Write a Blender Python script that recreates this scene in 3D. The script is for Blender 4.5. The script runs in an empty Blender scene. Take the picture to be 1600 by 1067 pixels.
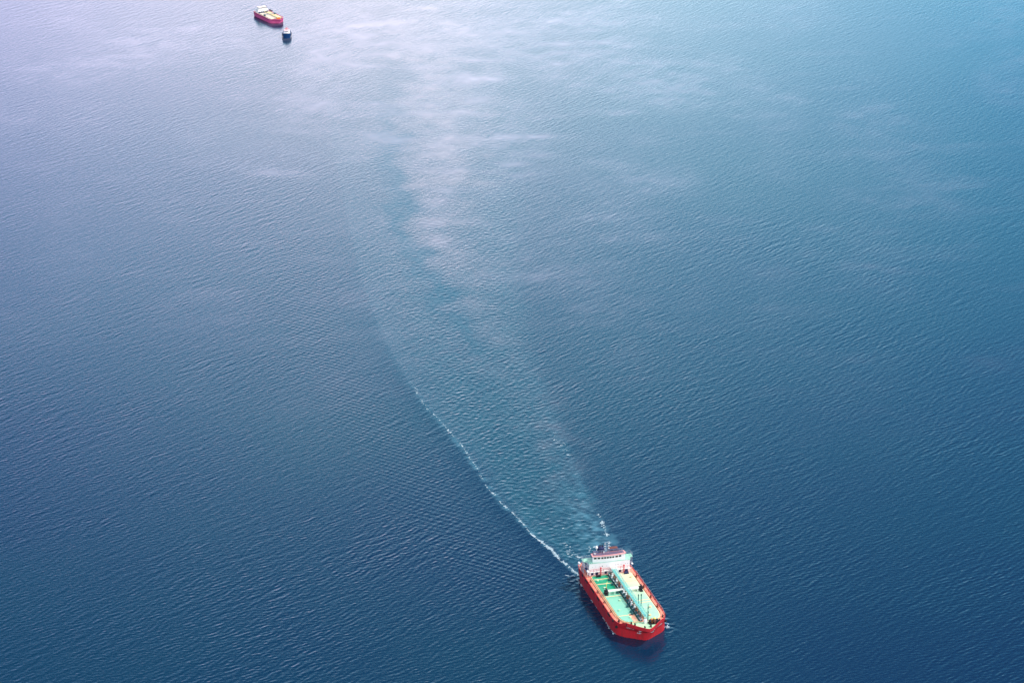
import bpy, math, random
import numpy as np

random.seed(7)
rng = np.random.default_rng(11)
S = bpy.context.scene
COL = S.collection
R = math.radians

# ------------------------------------------------------------------ camera
H = 492.0
FPX = 5200.0                     # focal length in pixels of a 1600 px wide frame
PITCH = R(21.4)
cam_d = bpy.data.cameras.new("camera")
cam_d.sensor_width = 36.0
cam_d.lens = 36.0 * FPX / 1600.0
cam_d.clip_start = 1.0
cam_d.clip_end = 120000.0
cam = bpy.data.objects.new("camera", cam_d)
COL.objects.link(cam)
cam.location = (0, 0, H)
cam.rotation_euler = (math.pi / 2 - PITCH, 0, 0)
S.camera = cam


def G(u, v, z=0.0):
    """point of the level z seen at pixel (u, v) of the 1600 x 1067 photograph"""
    a = (u - 800.0) / FPX
    b = (v - 533.5) / FPX
    dz = math.sin(PITCH) + b * math.cos(PITCH)
    t = (H - z) / dz
    return (a * t, (math.cos(PITCH) - b * math.sin(PITCH)) * t)


# ------------------------------------------------------------------ light
SUN_EL, SUN_AZ = R(50), R(72)            # azimuth: clockwise from +Y (ahead), towards +X
w = bpy.data.worlds.new("World")
S.world = w
w.use_nodes = True
nt = w.node_tree
nt.nodes.clear()
N = nt.nodes.new
L = nt.links.new
out = N("ShaderNodeOutputWorld")
bg = N("ShaderNodeBackground")
bg.inputs["Strength"].default_value = 0.085
sky = N("ShaderNodeTexSky")
sky.sky_type = 'NISHITA'
sky.sun_disc = False
sky.sun_elevation = SUN_EL
sky.sun_rotation = SUN_AZ
sky.air_density = 1.0
sky.dust_density = 0.4
sky.ozone_density = 3.0
# added low glow shaped to tint the water: brightest left of view, blue right
tc = N("ShaderNodeTexCoord")
nrm = N("ShaderNodeVectorMath"); nrm.operation = 'NORMALIZE'
L(tc.outputs["Generated"], nrm.inputs[0])
sx = N("ShaderNodeSeparateXYZ"); L(nrm.outputs[0], sx.inputs[0])


def mth(op, a, b=None, c=None):
    n = N("ShaderNodeMath"); n.operation = op
    for k, v in enumerate((a, b, c)):
        if v is None:
            continue
        if isinstance(v, (int, float)):
            n.inputs[k].default_value = v
        else:
            L(v, n.inputs[k])
    return n.outputs[0]


azim = mth('MULTIPLY', mth('ARCTAN2', sx.outputs[0], sx.outputs[1]), 180 / math.pi)
elev = mth('MULTIPLY', mth('ARCSINE', sx.outputs[2]), 180 / math.pi)


def world_ramp(val, lo, hi, stops):
    m = N("ShaderNodeMapRange"); m.inputs[1].default_value = lo; m.inputs[2].default_value = hi
    L(val, m.inputs[0])
    rp = N("ShaderNodeValToRGB"); c = rp.color_ramp
    for k, (p, col) in enumerate(stops):   # first two stops are the ends
        p = (p - lo) / (hi - lo)
        el = c.elements[k] if k < 2 else c.elements.new(p)
        if k < 2:
            el.position = p
        el.color = (*col, 1)
    L(m.outputs[0], rp.inputs[0])
    return rp.outputs[0]


GLOW_AZ = [(-60, (.04, .12, .20)), (60, (.02, .09, .16)), (-28, (.10, .20, .32)), (-11, (.62, .53, .78)), (-3, (1.0, .87, .96)),
            (3, (.51, .69, .79)), (9, (.12, .39, .55)), (18, (.04, .18, .30))]
GLOW_EL = [(0, (1, 1, 1)), (50, (.0, .0, .0)), (12, (1, 1, 1)), (14.5, (.82, .78, .76)), (17, (.29, .44, .49)), (20, (.14, .40, .46)),
            (24, (.0, .05, .075)), (28, (.0, .006, .01))]
GLOW_GAIN = 59.0
rc = world_ramp(azim, -60, 60, sorted(GLOW_AZ)[:1] + [sorted(GLOW_AZ)[-1]] + sorted(GLOW_AZ)[1:-1])
re_ = world_ramp(elev, 0, 50, GLOW_EL)
cmap = N("ShaderNodeMapping"); cmap.inputs["Scale"].default_value = (3, 3, 9)
L(nrm.outputs[0], cmap.inputs[0])
cn = N("ShaderNodeTexNoise"); cn.inputs["Scale"].default_value = 3.0; cn.inputs["Detail"].default_value = 5
L(cmap.outputs[0], cn.inputs["Vector"])
cm = N("ShaderNodeMapRange"); cm.inputs[1].default_value = .3; cm.inputs[2].default_value = .7
cm.inputs[3].default_value = .85; cm.inputs[4].default_value = 1.15
L(cn.outputs[0], cm.inputs[0])
gl = N("ShaderNodeVectorMath"); gl.operation = 'MULTIPLY'
L(rc, gl.inputs[0]); L(re_, gl.inputs[1])
glow = N("ShaderNodeVectorMath"); glow.operation = 'SCALE'
L(gl.outputs[0], glow.inputs[0]); L(mth('MULTIPLY', cm.outputs[0], GLOW_GAIN), glow.inputs["Scale"])
# unseen white glow behind the viewer, added to brighten the ship's front faces
dt = N("ShaderNodeVectorMath"); dt.operation = 'DOT_PRODUCT'
dt.inputs[1].default_value = (.25, -.80, .55)
L(nrm.outputs[0], dt.inputs[0])
bk = N("ShaderNodeMapRange"); bk.interpolation_type = 'SMOOTHSTEP'
bk.inputs[1].default_value = .45; bk.inputs[2].default_value = .95; bk.inputs[4].default_value = 21.0
L(dt.outputs["Value"], bk.inputs[0])
front_fill = N("ShaderNodeVectorMath"); front_fill.operation = 'SCALE'
front_fill.inputs[0].default_value = (1.0, .97, .93)
L(mth('MULTIPLY', bk.outputs[0], cm.outputs[0]), front_fill.inputs["Scale"])
ad0 = N("ShaderNodeVectorMath"); ad0.operation = 'ADD'
L(front_fill.outputs[0], ad0.inputs[0]); L(glow.outputs[0], ad0.inputs[1])
add = N("ShaderNodeVectorMath"); add.operation = 'ADD'
L(sky.outputs[0], add.inputs[0]); L(ad0.outputs[0], add.inputs[1])
L(add.outputs[0], bg.inputs["Color"])
L(bg.outputs[0], out.inputs["Surface"])

sd = bpy.data.lights.new("sun", 'SUN')
sd.energy = 3.6
sd.angle = R(1.0)
sd.color = (1.0, .95, .86)
sun = bpy.data.objects.new("sun", sd)
COL.objects.link(sun)
sun.rotation_euler = (math.pi / 2 - SUN_EL, 0, -SUN_AZ + math.pi)
# lamp shines along its -Z: tilt away from the sun's place in the sky
from mathutils import Vector, Matrix
sdir = Vector((math.sin(SUN_AZ) * math.cos(SUN_EL), math.cos(SUN_AZ) * math.cos(SUN_EL), math.sin(SUN_EL)))
sun.rotation_euler = sdir.to_track_quat('Z', 'Y').to_euler()

vs = S.view_settings
vs.view_transform = 'Standard'
vs.look = 'None'
vs.exposure = 0.1
vs.gamma = 1.0
vs.use_curve_mapping = False
S.cycles.max_bounces = 6
S.cycles.volume_bounces = 1
S.cycles.use_denoising = True


# ------------------------------------------------------------------ materials
def mat(name, color, rough=.5, metal=0.0, var=0.0, scale=1.0, spec=.5, col2=None, streak=False):
    m = bpy.data.materials.new(name)
    m.use_nodes = True
    t = m.node_tree
    b = t.nodes["Principled BSDF"]
    b.inputs["Base Color"].default_value = (*color, 1)
    b.inputs["Roughness"].default_value = rough
    b.inputs["Metallic"].default_value = metal
    b.inputs["Specular IOR Level"].default_value = spec
    if var > 0:
        c = t.nodes.new("ShaderNodeTexCoord")
        mp = t.nodes.new("ShaderNodeMapping")
        mp.inputs["Scale"].default_value = (1, 1, .25) if streak else (1, 1, 1)
        n = t.nodes.new("ShaderNodeTexNoise")
        n.inputs["Scale"].default_value = scale
        n.inputs["Detail"].default_value = 6
        n.inputs["Roughness"].default_value = .65
        mr = t.nodes.new("ShaderNodeMapRange")
        mr.inputs[1].default_value = .35
        mr.inputs[2].default_value = .7
        mr.inputs[4].default_value = var
        mx = t.nodes.new("ShaderNodeMix"); mx.data_type = 'RGBA'
        mx.inputs[6].default_value = (*color, 1)
        mx.inputs[7].default_value = (*(col2 or tuple(k * .4 for k in color)), 1)
        t.links.new(c.outputs["Object"], mp.inputs[0])
        t.links.new(mp.outputs[0], n.inputs["Vector"])
        t.links.new(n.outputs[0], mr.inputs[0])
        t.links.new(mr.outputs[0], mx.inputs[0])
        t.links.new(mx.outputs[2], b.inputs["Base Color"])
    return m


M = dict(
    hull=mat("red_hull_paint", (.60, .012, .022), .5, var=.85, scale=.9, col2=(.30, .018, .022), streak=True),
    hull2=mat("pink_red_hull_paint", (.70, .09, .24), .55, var=.5, scale=.9, col2=(.5, .06, .2)),
    side=mat("salmon_deck_paint", (.82, .20, .14), .6, var=.8, scale=.45, col2=(.84, .42, .26)),
    green=None,
    cream=mat("cream_paint", (.86, .66, .38), .6, var=.4, scale=.6, col2=(.8, .4, .22)),
    mint=mat("mint_deck_paint", (.42, .74, .48), .6, var=.6, scale=.4, col2=(.72, .68, .42)),
    mint2=mat("bridge_deck_paint", (.26, .60, .44), .6, var=.6, scale=.7, col2=(.5, .66, .56)),
    white=mat("white_paint", (.86, .84, .82), .45, var=.25, scale=.8, col2=(.74, .6, .5)),
    grey=mat("grey_paint", (.36, .38, .46), .5, var=.4, scale=1),
    teal=mat("teal_walkway_paint", (.24, .66, .60), .6, var=.5, scale=.8, col2=(.1, .42, .40)),
    tealdk=mat("dark_teal_paint", (.02, .10, .11), .5),
    glass=mat("dark_glass", (.01, .02, .02), .1),
    dark=mat("black_rubber", (.015, .013, .02), .8),
    navy=mat("navy_paint", (.008, .018, .10), .6, var=.3, scale=1),
    redp=mat("red_trim_paint", (.62, .05, .07), .5),
    roof=mat("worn_roof_paint", (.10, .11, .20), .6, var=.8, scale=.8, col2=(.2, .06, .08)),
    orange=mat("orange_machinery_paint", (.75, .2, .03), .55, var=.5, scale=2),
    yellow=mat("yellow_paint", (.85, .68, .12), .55),
    pipe=mat("pale_pipe_paint", (.68, .66, .66), .5, var=.5, scale=1.2, col2=(.35, .2, .22)),
    ballast=mat("cargo_white_pipe", (.85, .88, .78), .5),
    rust=mat("rusty_steel", (.2, .06, .04), .8, var=.5, scale=1.5),
    tug=mat("blue_tug_paint", (.006, .05, .17), .4, var=.3, scale=1),
    pinkroof=mat("pink_roof_paint", (.75, .22, .26), .6),
    yellowdeck=mat("yellow_cream_deck_paint", (.80, .70, .50), .7, var=.8, scale=.9, col2=(.58, .50, .52)),
)


def deck_tones(name, aft, fore, pale, x0, x1):
    """deck colour: one tone aft, another forward, blotched by noise with a third"""
    m = bpy.data.materials.new(name)
    m.use_nodes = True
    t = m.node_tree
    b = t.nodes["Principled BSDF"]
    b.inputs["Roughness"].default_value = .55
    n_, l_ = t.nodes.new, t.links.new
    c = n_("ShaderNodeTexCoord")
    sp = n_("ShaderNodeSeparateXYZ")
    l_(c.outputs["Object"], sp.inputs[0])
    nz = n_("ShaderNodeTexNoise"); nz.inputs["Scale"].default_value = .22; nz.inputs["Detail"].default_value = 4
    l_(c.outputs["Object"], nz.inputs["Vector"])
    ml = n_("ShaderNodeMath"); ml.operation = 'MULTIPLY_ADD'
    ml.inputs[1].default_value = 16; l_(nz.outputs[0], ml.inputs[0]); l_(sp.outputs[0], ml.inputs[2])
    mr = n_("ShaderNodeMapRange"); mr.inputs[1].default_value = x0 + 8; mr.inputs[2].default_value = x1 + 8
    l_(ml.outputs[0], mr.inputs[0])
    mx = n_("ShaderNodeMix"); mx.data_type = 'RGBA'
    mx.inputs[6].default_value = (*aft, 1); mx.inputs[7].default_value = (*fore, 1)
    l_(mr.outputs[0], mx.inputs[0])
    n2 = n_("ShaderNodeTexNoise"); n2.inputs["Scale"].default_value = .5; n2.inputs["Detail"].default_value = 7
    n2.inputs["Roughness"].default_value = .7
    l_(c.outputs["Object"], n2.inputs["Vector"])
    r2 = n_("ShaderNodeMapRange"); r2.inputs[1].default_value = .52; r2.inputs[2].default_value = .72
    r2.inputs[4].default_value = .75
    l_(n2.outputs[0], r2.inputs[0])
    m2 = n_("ShaderNodeMix"); m2.data_type = 'RGBA'
    m2.inputs[7].default_value = (*pale, 1)
    l_(r2.outputs[0], m2.inputs[0]); l_(mx.outputs[2], m2.inputs[6])
    l_(m2.outputs[2], b.inputs["Base Color"])
    return m


M["green"] = deck_tones("green_deck_paint", (.0, .32, .17), (.25, .60, .44), (.38, .60, .44), 22, 32)
M["pale"] = deck_tones("pale_port_deck", (.70, .66, .45), (.38, .68, .47), (.62, .68, .46), 18, 34)


# ------------------------------------------------------------------ mesh builder
class MB:
    def __init__(s, sc=(1, 1, 1)):
        s.v, s.f, s.sc = [], [], sc

    def add(s, vs, fs):
        o = len(s.v)
        s.v += [tuple(c * k for c, k in zip(p, s.sc)) for p in vs]
        s.f += [tuple(i + o for i in f) for f in fs]
        return s

    def box(s, x0, x1, y0, y1, z0, z1, bev=0.0):
        if bev > 0:
            o = [(x0 + bev, y0), (x1 - bev, y0), (x1, y0 + bev), (x1, y1 - bev),
                 (x1 - bev, y1), (x0 + bev, y1), (x0, y1 - bev), (x0, y0 + bev)]
            return s.prism(o, z0, z1, top=.6 * bev)
        vs = [(x, y, z) for z in (z0, z1) for x, y in ((x0, y0), (x1, y0), (x1, y1), (x0, y1))]
        return s.add(vs, [(3, 2, 1, 0), (4, 5, 6, 7), (0, 1, 5, 4), (1, 2, 6, 5), (2, 3, 7, 6), (3, 0, 4, 7)])

    def prism(s, o, z0, z1, top=0.0):
        """outline (counter-clockwise) raised from z0 to z1; top > 0 chamfers the upper rim"""
        n = len(o)
        cx = sum(p[0] for p in o) / n
        cy = sum(p[1] for p in o) / n
        rings = [[(x, y, z0) for x, y in o]]
        if top > 0:
            rings.append([(x, y, z1 - top) for x, y in o])
            def ins(x, y):
                d = math.hypot(x - cx, y - cy) or 1
                k = max(0, 1 - top / d)
                return (cx + (x - cx) * k, cy + (y - cy) * k, z1)
            rings.append([ins(x, y) for x, y in o])
        else:
            rings.append([(x, y, z1) for x, y in o])
        vs = [p for r in rings for p in r]
        fs = [tuple(range(n - 1, -1, -1)), tuple(range(len(vs) - n, len(vs)))]
        for k in range(len(rings) - 1):
            for i in range(n):
                j = (i + 1) % n
                fs.append((k * n + i, k * n + j, k * n + n + j, k * n + n + i))
        return s.add(vs, fs)

    def tube(s, p, q, r, n=8, r2=None):
        p, q = Vector(p), Vector(q)
        d = (q - p).normalized()
        a = d.orthogonal().normalized()
        b = d.cross(a)
        r2 = r if r2 is None else r2
        vs = []
        for c, rr in ((p, r), (q, r2)):
            for i in range(n):
                t = 2 * math.pi * i / n
                vs.append(tuple(c + a * math.cos(t) * rr + b * math.sin(t) * rr))
        fs = [tuple(range(n - 1, -1, -1)), tuple(range(n, 2 * n))]
        fs += [(i, (i + 1) % n, n + (i + 1) % n, n + i) for i in range(n)]
        return s.add(vs, fs)

    def ball(s, c, rx, ry, rz, n=12, m=8):
        vs = []
        for j in range(m + 1):
            ph = math.pi * j / m
            for i in range(n):
                t = 2 * math.pi * i / n
                vs.append((c[0] + rx * math.sin(ph) * math.cos(t), c[1] + ry * math.sin(ph) * math.sin(t), c[2] + rz * math.cos(ph)))
        fs = [(j * n + i, j * n + n + i, j * n + n + (i + 1) % n, j * n + (i + 1) % n) for j in range(m) for i in range(n)]
        return s.add(vs, fs)

    def rail(s, pts, h=1.0, r=.05, step=1.6, levels=2, close=False):
        P = [Vector(p) for p in pts]
        if close:
            P.append(P[0])
        for a, b in zip(P, P[1:]):
            ln = (b - a).length
            k = max(1, round(ln / step))
            for i in range(k + 1):
                c = a.lerp(b, i / k)
                s.tube(c, c + Vector((0, 0, h)), r, 5)
            for lv in range(1, levels + 1):
                o = Vector((0, 0, h * lv / levels))
                s.tube(a + o, b + o, r, 5)
        return s

    def build(s, name, m, parent=None, label=None, smooth=False):
        me = bpy.data.meshes.new(name)
        me.from_pydata(s.v, [], s.f)
        me.update()
        me.materials.append(m)
        if smooth:
            me.polygons.foreach_set("use_smooth", [True] * len(me.polygons))
        o = bpy.data.objects.new(name, me)
        COL.objects.link(o)
        if parent:
            o.parent = parent
        if label:
            o["label"] = label
        return o


def thing(name, label, cat, loc, rz, group=None):
    o = bpy.data.objects.new(name, None)
    COL.objects.link(o)
    o.location = loc
    o.rotation_euler = (0, 0, rz)
    o["label"] = label
    o["category"] = cat
    if group:
        o["group"] = group
    return o


# ------------------------------------------------------------------ hull shape shared by both ships
# half outline, stern to stem: (x, y) at deck edge, at waterline, below water
OUT = [((0, 6.6), (1.2, 6.2), (3, 5.5)), ((.35, 7.6), (1.5, 7.2), (3.2, 6.5)), ((1.4, 8.5), (2.4, 8.1), (4, 7.5)),
       ((4, 9), (5, 8.8), (6, 8.4)), ((12, 9), (12, 9), (12, 8.8)), ((20, 9), (20, 9), (20, 8.8)),
       ((28, 9), (28, 9), (28, 8.8)), ((36, 9), (36, 9), (36, 8.8)),
       ((43, 9), (43, 9), (42, 8.8)), ((45.4, 8.85), (45.3, 8.8), (44, 8.4)), ((47.2, 8.4), (47.0, 8.3), (45, 7.6)),
       ((48.8, 7.7), (48.4, 7.4), (45.8, 6.7)), ((50.0, 6.9), (49.4, 6.4), (46.3, 5.6)),
       ((50.8, 6.3), (49.8, 5.8), (46.6, 4.8)), ((53.0, 4.35), (51.1, 4.0), (47.5, 3.3)),
       ((55.2, 2.35), (52.5, 2.1), (48.5, 1.8)), ((56.6, .95), (53.3, .8), (49, .7)), ((57, 0), (53.6, 0), (49.2, 0))]


def full(level):
    """closed counter-clockwise outline of one level"""
    h = [p[level] for p in OUT]
    return [(x, -y) for x, y in h] + [(x, y) for x, y in reversed(h[:-1])]


def hull_mesh(sc, zd, draft=-1.2, bul=0.35, bow_bul=1.15, bow_x=49.5, thick=.22, ramp=.6):
    m = MB(sc)
    top, wl, bot = full(0), full(1), full(2)
    n = len(top)
    def bh(x):
        t = min(1, max(0, (x - bow_x) / ramp))
        return bul + (bow_bul - bul) * t
    def ins(o, d):
        cx, res = 28, []
        k = len(o)
        for i in range(k):
            ax, ay = o[i - 1]; bx, by = o[(i + 1) % k]
            tx, ty = bx - ax, by - ay
            ln = math.hypot(tx, ty) or 1
            res.append((o[i][0] - ty / ln * d, o[i][1] + tx / ln * d))
        return res
    i1 = ins(top, thick)
    # tumble: bulwark stands slightly outboard of the deck edge at the bow
    def lerp(a, b, t): return (a[0] + (b[0] - a[0]) * t, a[1] + (b[1] - a[1]) * t)
    mid = [lerp(w_, t_, .12 if t_[0] > 47 else .7) for w_, t_ in zip(wl, top)]
    rings = [[(x, y, draft) for x, y in bot], [(x, y, 0) for x, y in wl],
             [(x, y, zd * (.62 if x > 47 else .5)) for x, y in mid],
             [(x, y, zd) for x, y in top], [(x, y, zd + bh(x)) for x, y in top],
             [(x, y, zd + bh(x)) for x, y in i1], [(x, y, zd - .02) for x, y in i1]]
    vs = [p for r in rings for p in r]
    fs = [tuple(range(n - 1, -1, -1))]
    for k in range(len(rings) - 1):
        for i in range(n):
            j = (i + 1) % n
            fs.append((k * n + i, k * n + j, k * n + n + j, k * n + n + i))
    m.add(vs, fs)
    return m, i1


# ================================================================== near tanker
TH = R(15.0)
AX = G(978.0, 933.0, 4.6)
rz1 = -math.pi / 2 + TH
fx, fy = math.cos(rz1), math.sin(rz1)
ship = thing("tanker_ship", "large red tanker with green and cream cargo decks at the head of the long wake",
             "ship", (AX[0] - fx * 30, AX[1] - fy * 30, 0), rz1, None)
ZD = 4.6
m, inner = hull_mesh((1, 1, 1), ZD, bul=.14)
hull = m.build("hull", M["hull"], ship)
dk = MB()
dk.add([(x, y, ZD) for x, y in inner], [tuple(range(len(inner)))])
dk.build("deck", M["side"], ship)
# rubbing strake
fb = MB()
for s in (-1, 1):
    fb.box(5, 44, s * 9.0 - .12, s * 9.0 + .12, 3.55, 3.8)
fb.build("rubbing_strake", M["hull"], ship)
# dark mooring openings in pairs just below the side edge
for s in (-1, 1):
    for x in (8.6, 12.4, 14.0, 19.2, 20.6, 21.9, 26.6, 27.8, 33.4, 39.2, 40.4, 44.6):
        t_ = MB()
        t_.prism([(x, s * 9.04 - .16), (x + .9, s * 9.04 - .16), (x + .9, s * 9.04 + .16), (x, s * 9.04 + .16)], 3.95, 4.75, top=.12)
        t_.build("fender", M["dark"], ship)
for s, xs in ((-1, (46.9,)), (1, (46.9,))):
    t_ = MB(); t_.tube((47.3, s * 8.3, 3.1), (47.7, s * 8.75, 3.1), .42, 12); t_.build("fender", M["dark"], ship)

# raised cargo decks
def panel(s, x0, x1, yi, yo, cut):
    o = [(x0, yi), (x0, yo - .5), (x0 + .5, yo), (x1 - cut, yo), (x1 - cut * .55, yo - .35), (x1 - cut * .2, yo - 1.2),
         (x1, yo - 2.6), (x1, yi)]
    o = [(x, y * s) for x, y in o]
    return o if s < 0 else o[::-1]
def grow(o, d):
    cx = sum(p[0] for p in o) / len(o); cy = sum(p[1] for p in o) / len(o)
    return [(x + math.copysign(d, x - cx), y + math.copysign(d, y - cy)) for x, y in o]
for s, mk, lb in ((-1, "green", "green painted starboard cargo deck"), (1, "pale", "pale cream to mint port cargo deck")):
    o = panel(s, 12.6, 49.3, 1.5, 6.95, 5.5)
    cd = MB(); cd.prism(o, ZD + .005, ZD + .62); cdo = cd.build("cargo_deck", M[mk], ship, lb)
    cm_ = MB(); cm_.prism(grow(o, .26), ZD + .003, ZD + .5); cm_.build("coaming", M["cream"], cdo)
    # narrow painted joints across the deck
    for x in ((15.2, 19.0, 28.9, 44.0) if s < 0 else (19.0, 34.2, 36.0)):
        jn = MB(); jn.box(x, x + .42, min(s * 1.6, s * 6.9), max(s * 1.6, s * 6.9), ZD + .62, ZD + .66)
        jn.build("deck_seam", M["cream"], cdo)
    # hatch lids
    for x, y in ((16.6, 5.9), (22.6, 5.2), (33.0, 3.0), (40.3, 5.4), (46.2, 3.4)):
        if s > 0 and x in (22.6, 33.0):
            continue
        ht = MB(); ht.tube((x, s * y, ZD + .62), (x, s * y, ZD + .95), .38, 12)
        ht.tube((x, s * y, ZD + .95), (x, s * y, ZD + 1.0), .45, 12)
        ht.build("tank_hatch", M["cream" if s > 0 else "mint"], ship)
# forecastle deck, mint with worn red in the middle
fo = [(49.5, -6.6), (50.6, -6.1), (52.8, -4.15), (55.0, -2.2), (56.4, -.85), (56.4, .85), (55.0, 2.2), (52.8, 4.15), (50.6, 6.1), (49.5, 6.6)]
fd = MB(); fd.prism(fo, ZD + .004, ZD + .30); fd.build("forecastle_deck", M["mint"], ship)
ctr = MB(); ctr.box(44.5, 49.3, -1.3, -.2, ZD + .003, ZD + .4); ctr.box(43.5, 49.3, -3.2, -1.6, ZD + .622, ZD + .66)
ctr.build("worn_deck_patch", mat("worn_salmon_paint", (.8, .3, .2), .6, var=.8, scale=.6, col2=(.8, .6, .4)), ship)

# --- deckhouse
d = MB()
d.box(2.2, 10.9, -7.2, 7.2, ZD, 6.2, bev=.1)
d.box(6.4, 10.6, -7.25, 7.25, 6.2, 9.05, bev=.12)
dh = d.build("deckhouse", M["white"], ship)
g = MB(); g.box(10.4, 11.7, -7.3, 7.3, 6.12, 6.26); g.build("gallery", M["white"], dh)
g = MB(); g.rail([(11.65, -7.2, 6.26), (11.65, 7.2, 6.26)], 1.0, .055, 1.2, 2); g.build("railing", M["redp"], dh)
for y in (-3.5, 4.7):
    v_ = MB(); v_.tube((12.05, y, ZD + .6), (12.05, y, 7.7), .2, 10); v_.ball((12.05, y, 7.75), .34, .34, .26)
    v_.build("ventilator", M["redp"], ship)
for y, w_ in ((-6.2, .8), (-4.6, .9), (-1.4, .8), (3.6, .8), (5.9, 1.0)):
    dr = MB(); dr.box(10.86, 10.95, y - w_ / 2, y + w_ / 2, ZD + .25, ZD + 1.4); dr.build("door", M["navy"], dh)
for i, y in enumerate((-6.1, -4.9, -3.4, -2.6, -1.0, .9, 2.2, 3.0, 4.1, 5.6, 6.4)):
    pt = MB(); pt.tube((10.5, y, 7.6 + .12 * (i % 2)), (10.66, y, 7.6 + .12 * (i % 2)), .17 if i in (3, 6) else .11, 10)
    pt.build("porthole", M["glass" if i in (3, 7) else "grey"], dh)
for s in (-1, 1):
    for x in (7.6, 9.2):
        wn = MB(); wn.box(x, x + .6, s * 7.23 - .05, s * 7.23 + .05, 7.4, 8.0); wn.build("window", M["glass"], dh)
bl = MB(); bl.box(10.4, 12.9, .0, 2.5, ZD, 7.2, bev=.12); bl.build("stair_housing", M["white"], ship)
bd = MB()
bo = [(6.3, -8.8), (8.6, -8.8), (9.4, -7.45), (10.75, -7.45), (10.75, 7.45), (9.4, 7.45), (8.6, 8.8), (6.3, 8.8)]
bd.prism(bo, 9.05, 9.2)
bdo = bd.build("bridge_deck", M["mint2"], ship)
rl = MB(); rl.rail([(8.6, -8.7, 9.2), (6.4, -8.7, 9.2), (6.4, 8.7, 9.2), (8.6, 8.7, 9.2)], 1.05, .055, 1.4, 2)
rl.build("railing", M["grey"], bdo)
ad_k = MB(); ad_k.box(2.0, 6.38, -7.0, 7.0, 6.2, 6.3); adk = ad_k.build("boat_deck", M["tealdk"], ship)
rl = MB(); rl.rail([(6.3, -6.9, 6.3), (2.1, -6.9, 6.3), (2.1, 6.9, 6.3), (6.3, 6.9, 6.3)], 1.0, .05, 1.5, 2); rl.build("railing", M["grey"], adk)
# posts that carry the bridge wings
for s in (-1, 1):
    for x in (6.6, 8.4):
        ps = MB(); ps.tube((x, s * 8.6, ZD), (x, s * 8.6, 9.05), .13, 8); ps.tube((x, s * 8.6, 6.8), (x - 1.0, s * 8.6, ZD), .09, 6)
        ps.build("wing_post", M["grey"], ship)
    sl = MB()
    sl.box(8.6, 10.6, s * 8.0 - .35, s * 8.0 + .35, 6.8, 6.9)
    for k in range(8):
        sl.box(8.4 + k * .28, 8.7 + k * .28, s * 8.0 - .35, s * 8.0 + .35, 8.7 - k * .33, 8.76 - k * .33)
    sl.build("ladder", M["navy"], ship)
# --- wheelhouse with a gently bowed front
fr = []
for i in range(9):
    t = -1 + i / 4.0
    fr.append((10.7 - .6 * t * t, 5.75 * t - .1))
o = [(8.3, -5.7)] + fr + [(8.3, 5.5)]
wh = MB(); wh.prism(o, 9.2, 11.35)
who = wh.build("wheelhouse", M["white"], ship)
og = [(x + (.3 if x > 8.4 else -.2), y * 1.05) for x, y in o]
rf = MB(); rf.prism(og, 11.35, 11.6); rfo = rf.build("roof", mat("pale_red_roof_paint", (.76, .34, .34), .55), who)
o2 = [(x - (.2 if x > 8.4 else -.1), y * .96) for x, y in o]
rt = MB(); rt.prism(o2, 11.6, 11.65); rt.build("roof_panel", M["roof"], rfo)
for i, y in enumerate((-5.0, -3.75, -2.55, -1.6, -.65, .3, 1.25, 2.5, 3.75, 4.85)):
    if i == 9:
        continue
    t = (y + .1) / 5.75
    xf = 10.7 - .6 * t * t
    hw = .44 if i in (0, 1, 7, 8) else .36
    dy = hw
    x_a = 10.7 - .6 * ((y - dy + .1) / 5.75) ** 2
    x_b = 10.7 - .6 * ((y + dy + .1) / 5.75) ** 2
    wn = MB()
    wn.prism([(x_a - .1, y - dy), (x_a + .06, y - dy), (x_b + .06, y + dy), (x_b - .1, y + dy)], 10.4, 10.98)
    wn.build("window", M["glass"], who)
for s in (-1, 1):
    wn = MB(); wn.box(8.6, 9.2, (5.44 if s > 0 else -5.74) - .03, (5.44 if s > 0 else -5.74) + .12, 10.2, 10.9)
    wn.build("window", M["glass"], who)
# things on and behind the wheelhouse roof
f_ = MB(); f_.prism([(5.0, -2.7), (6.8, -2.5), (7.1, -1.6), (6.8, -.7), (5.0, -.5), (4.6, -1.6)], 9.2, 12.7, top=.2)
fn = f_.build("funnel", M["navy"], ship)
e_ = MB(); e_.tube((5.7, -2.0, 12.7), (5.6, -2.0, 13.3), .22, 8); e_.build("exhaust_pipe", M["dark"], fn); e_ = MB(); e_.tube((6.0, -1.2, 12.7), (5.9, -1.2, 13.3), .22, 8); e_.build("exhaust_pipe", M["dark"], fn)
c_ = MB(); c_.box(5.4, 7.8, .6, 4.2, 9.2, 12.2, bev=.2); co_ = c_.build("engine_casing", M["navy"], ship)
c_ = MB(); c_.box(5.8, 7.4, .9, 3.9, 12.2, 12.28); c_.build("casing_lid", M["rust"], co_)
c_ = MB(); c_.box(6.6, 8.0, -5.0, -3.0, 9.2, 11.8, bev=.15); c_.build("locker", M["navy"], ship)
rl = MB(); rl.rail([(9.8, -5.0, 11.65), (8.4, -5.3, 11.65), (8.4, 5.1, 11.65), (9.8, 4.6, 11.65)], .8, .045, 1.5, 2); rl.build("railing", M["grey"], who)
b_ = MB(); b_.ball((6.0, -3.3, 12.6), .5, .5, .55); b_.tube((6.0, -3.3, 9.2), (6.0, -3.3, 12.4), .12, 8); b_.build("radome", M["white"], ship, smooth=True)
b_ = MB(); b_.ball((9.0, -1.6, 12.15), .22, .22, .25); b_.tube((9.0, -1.6, 11.65), (9.0, -1.6, 12.1), .08, 8); b_.build("searchlight", M["white"], ship)
b_ = MB(); b_.ball((9.2, -4.9, 11.95), .32, .32, .32); b_.build("radome", M["white"], ship, smooth=True)
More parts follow.
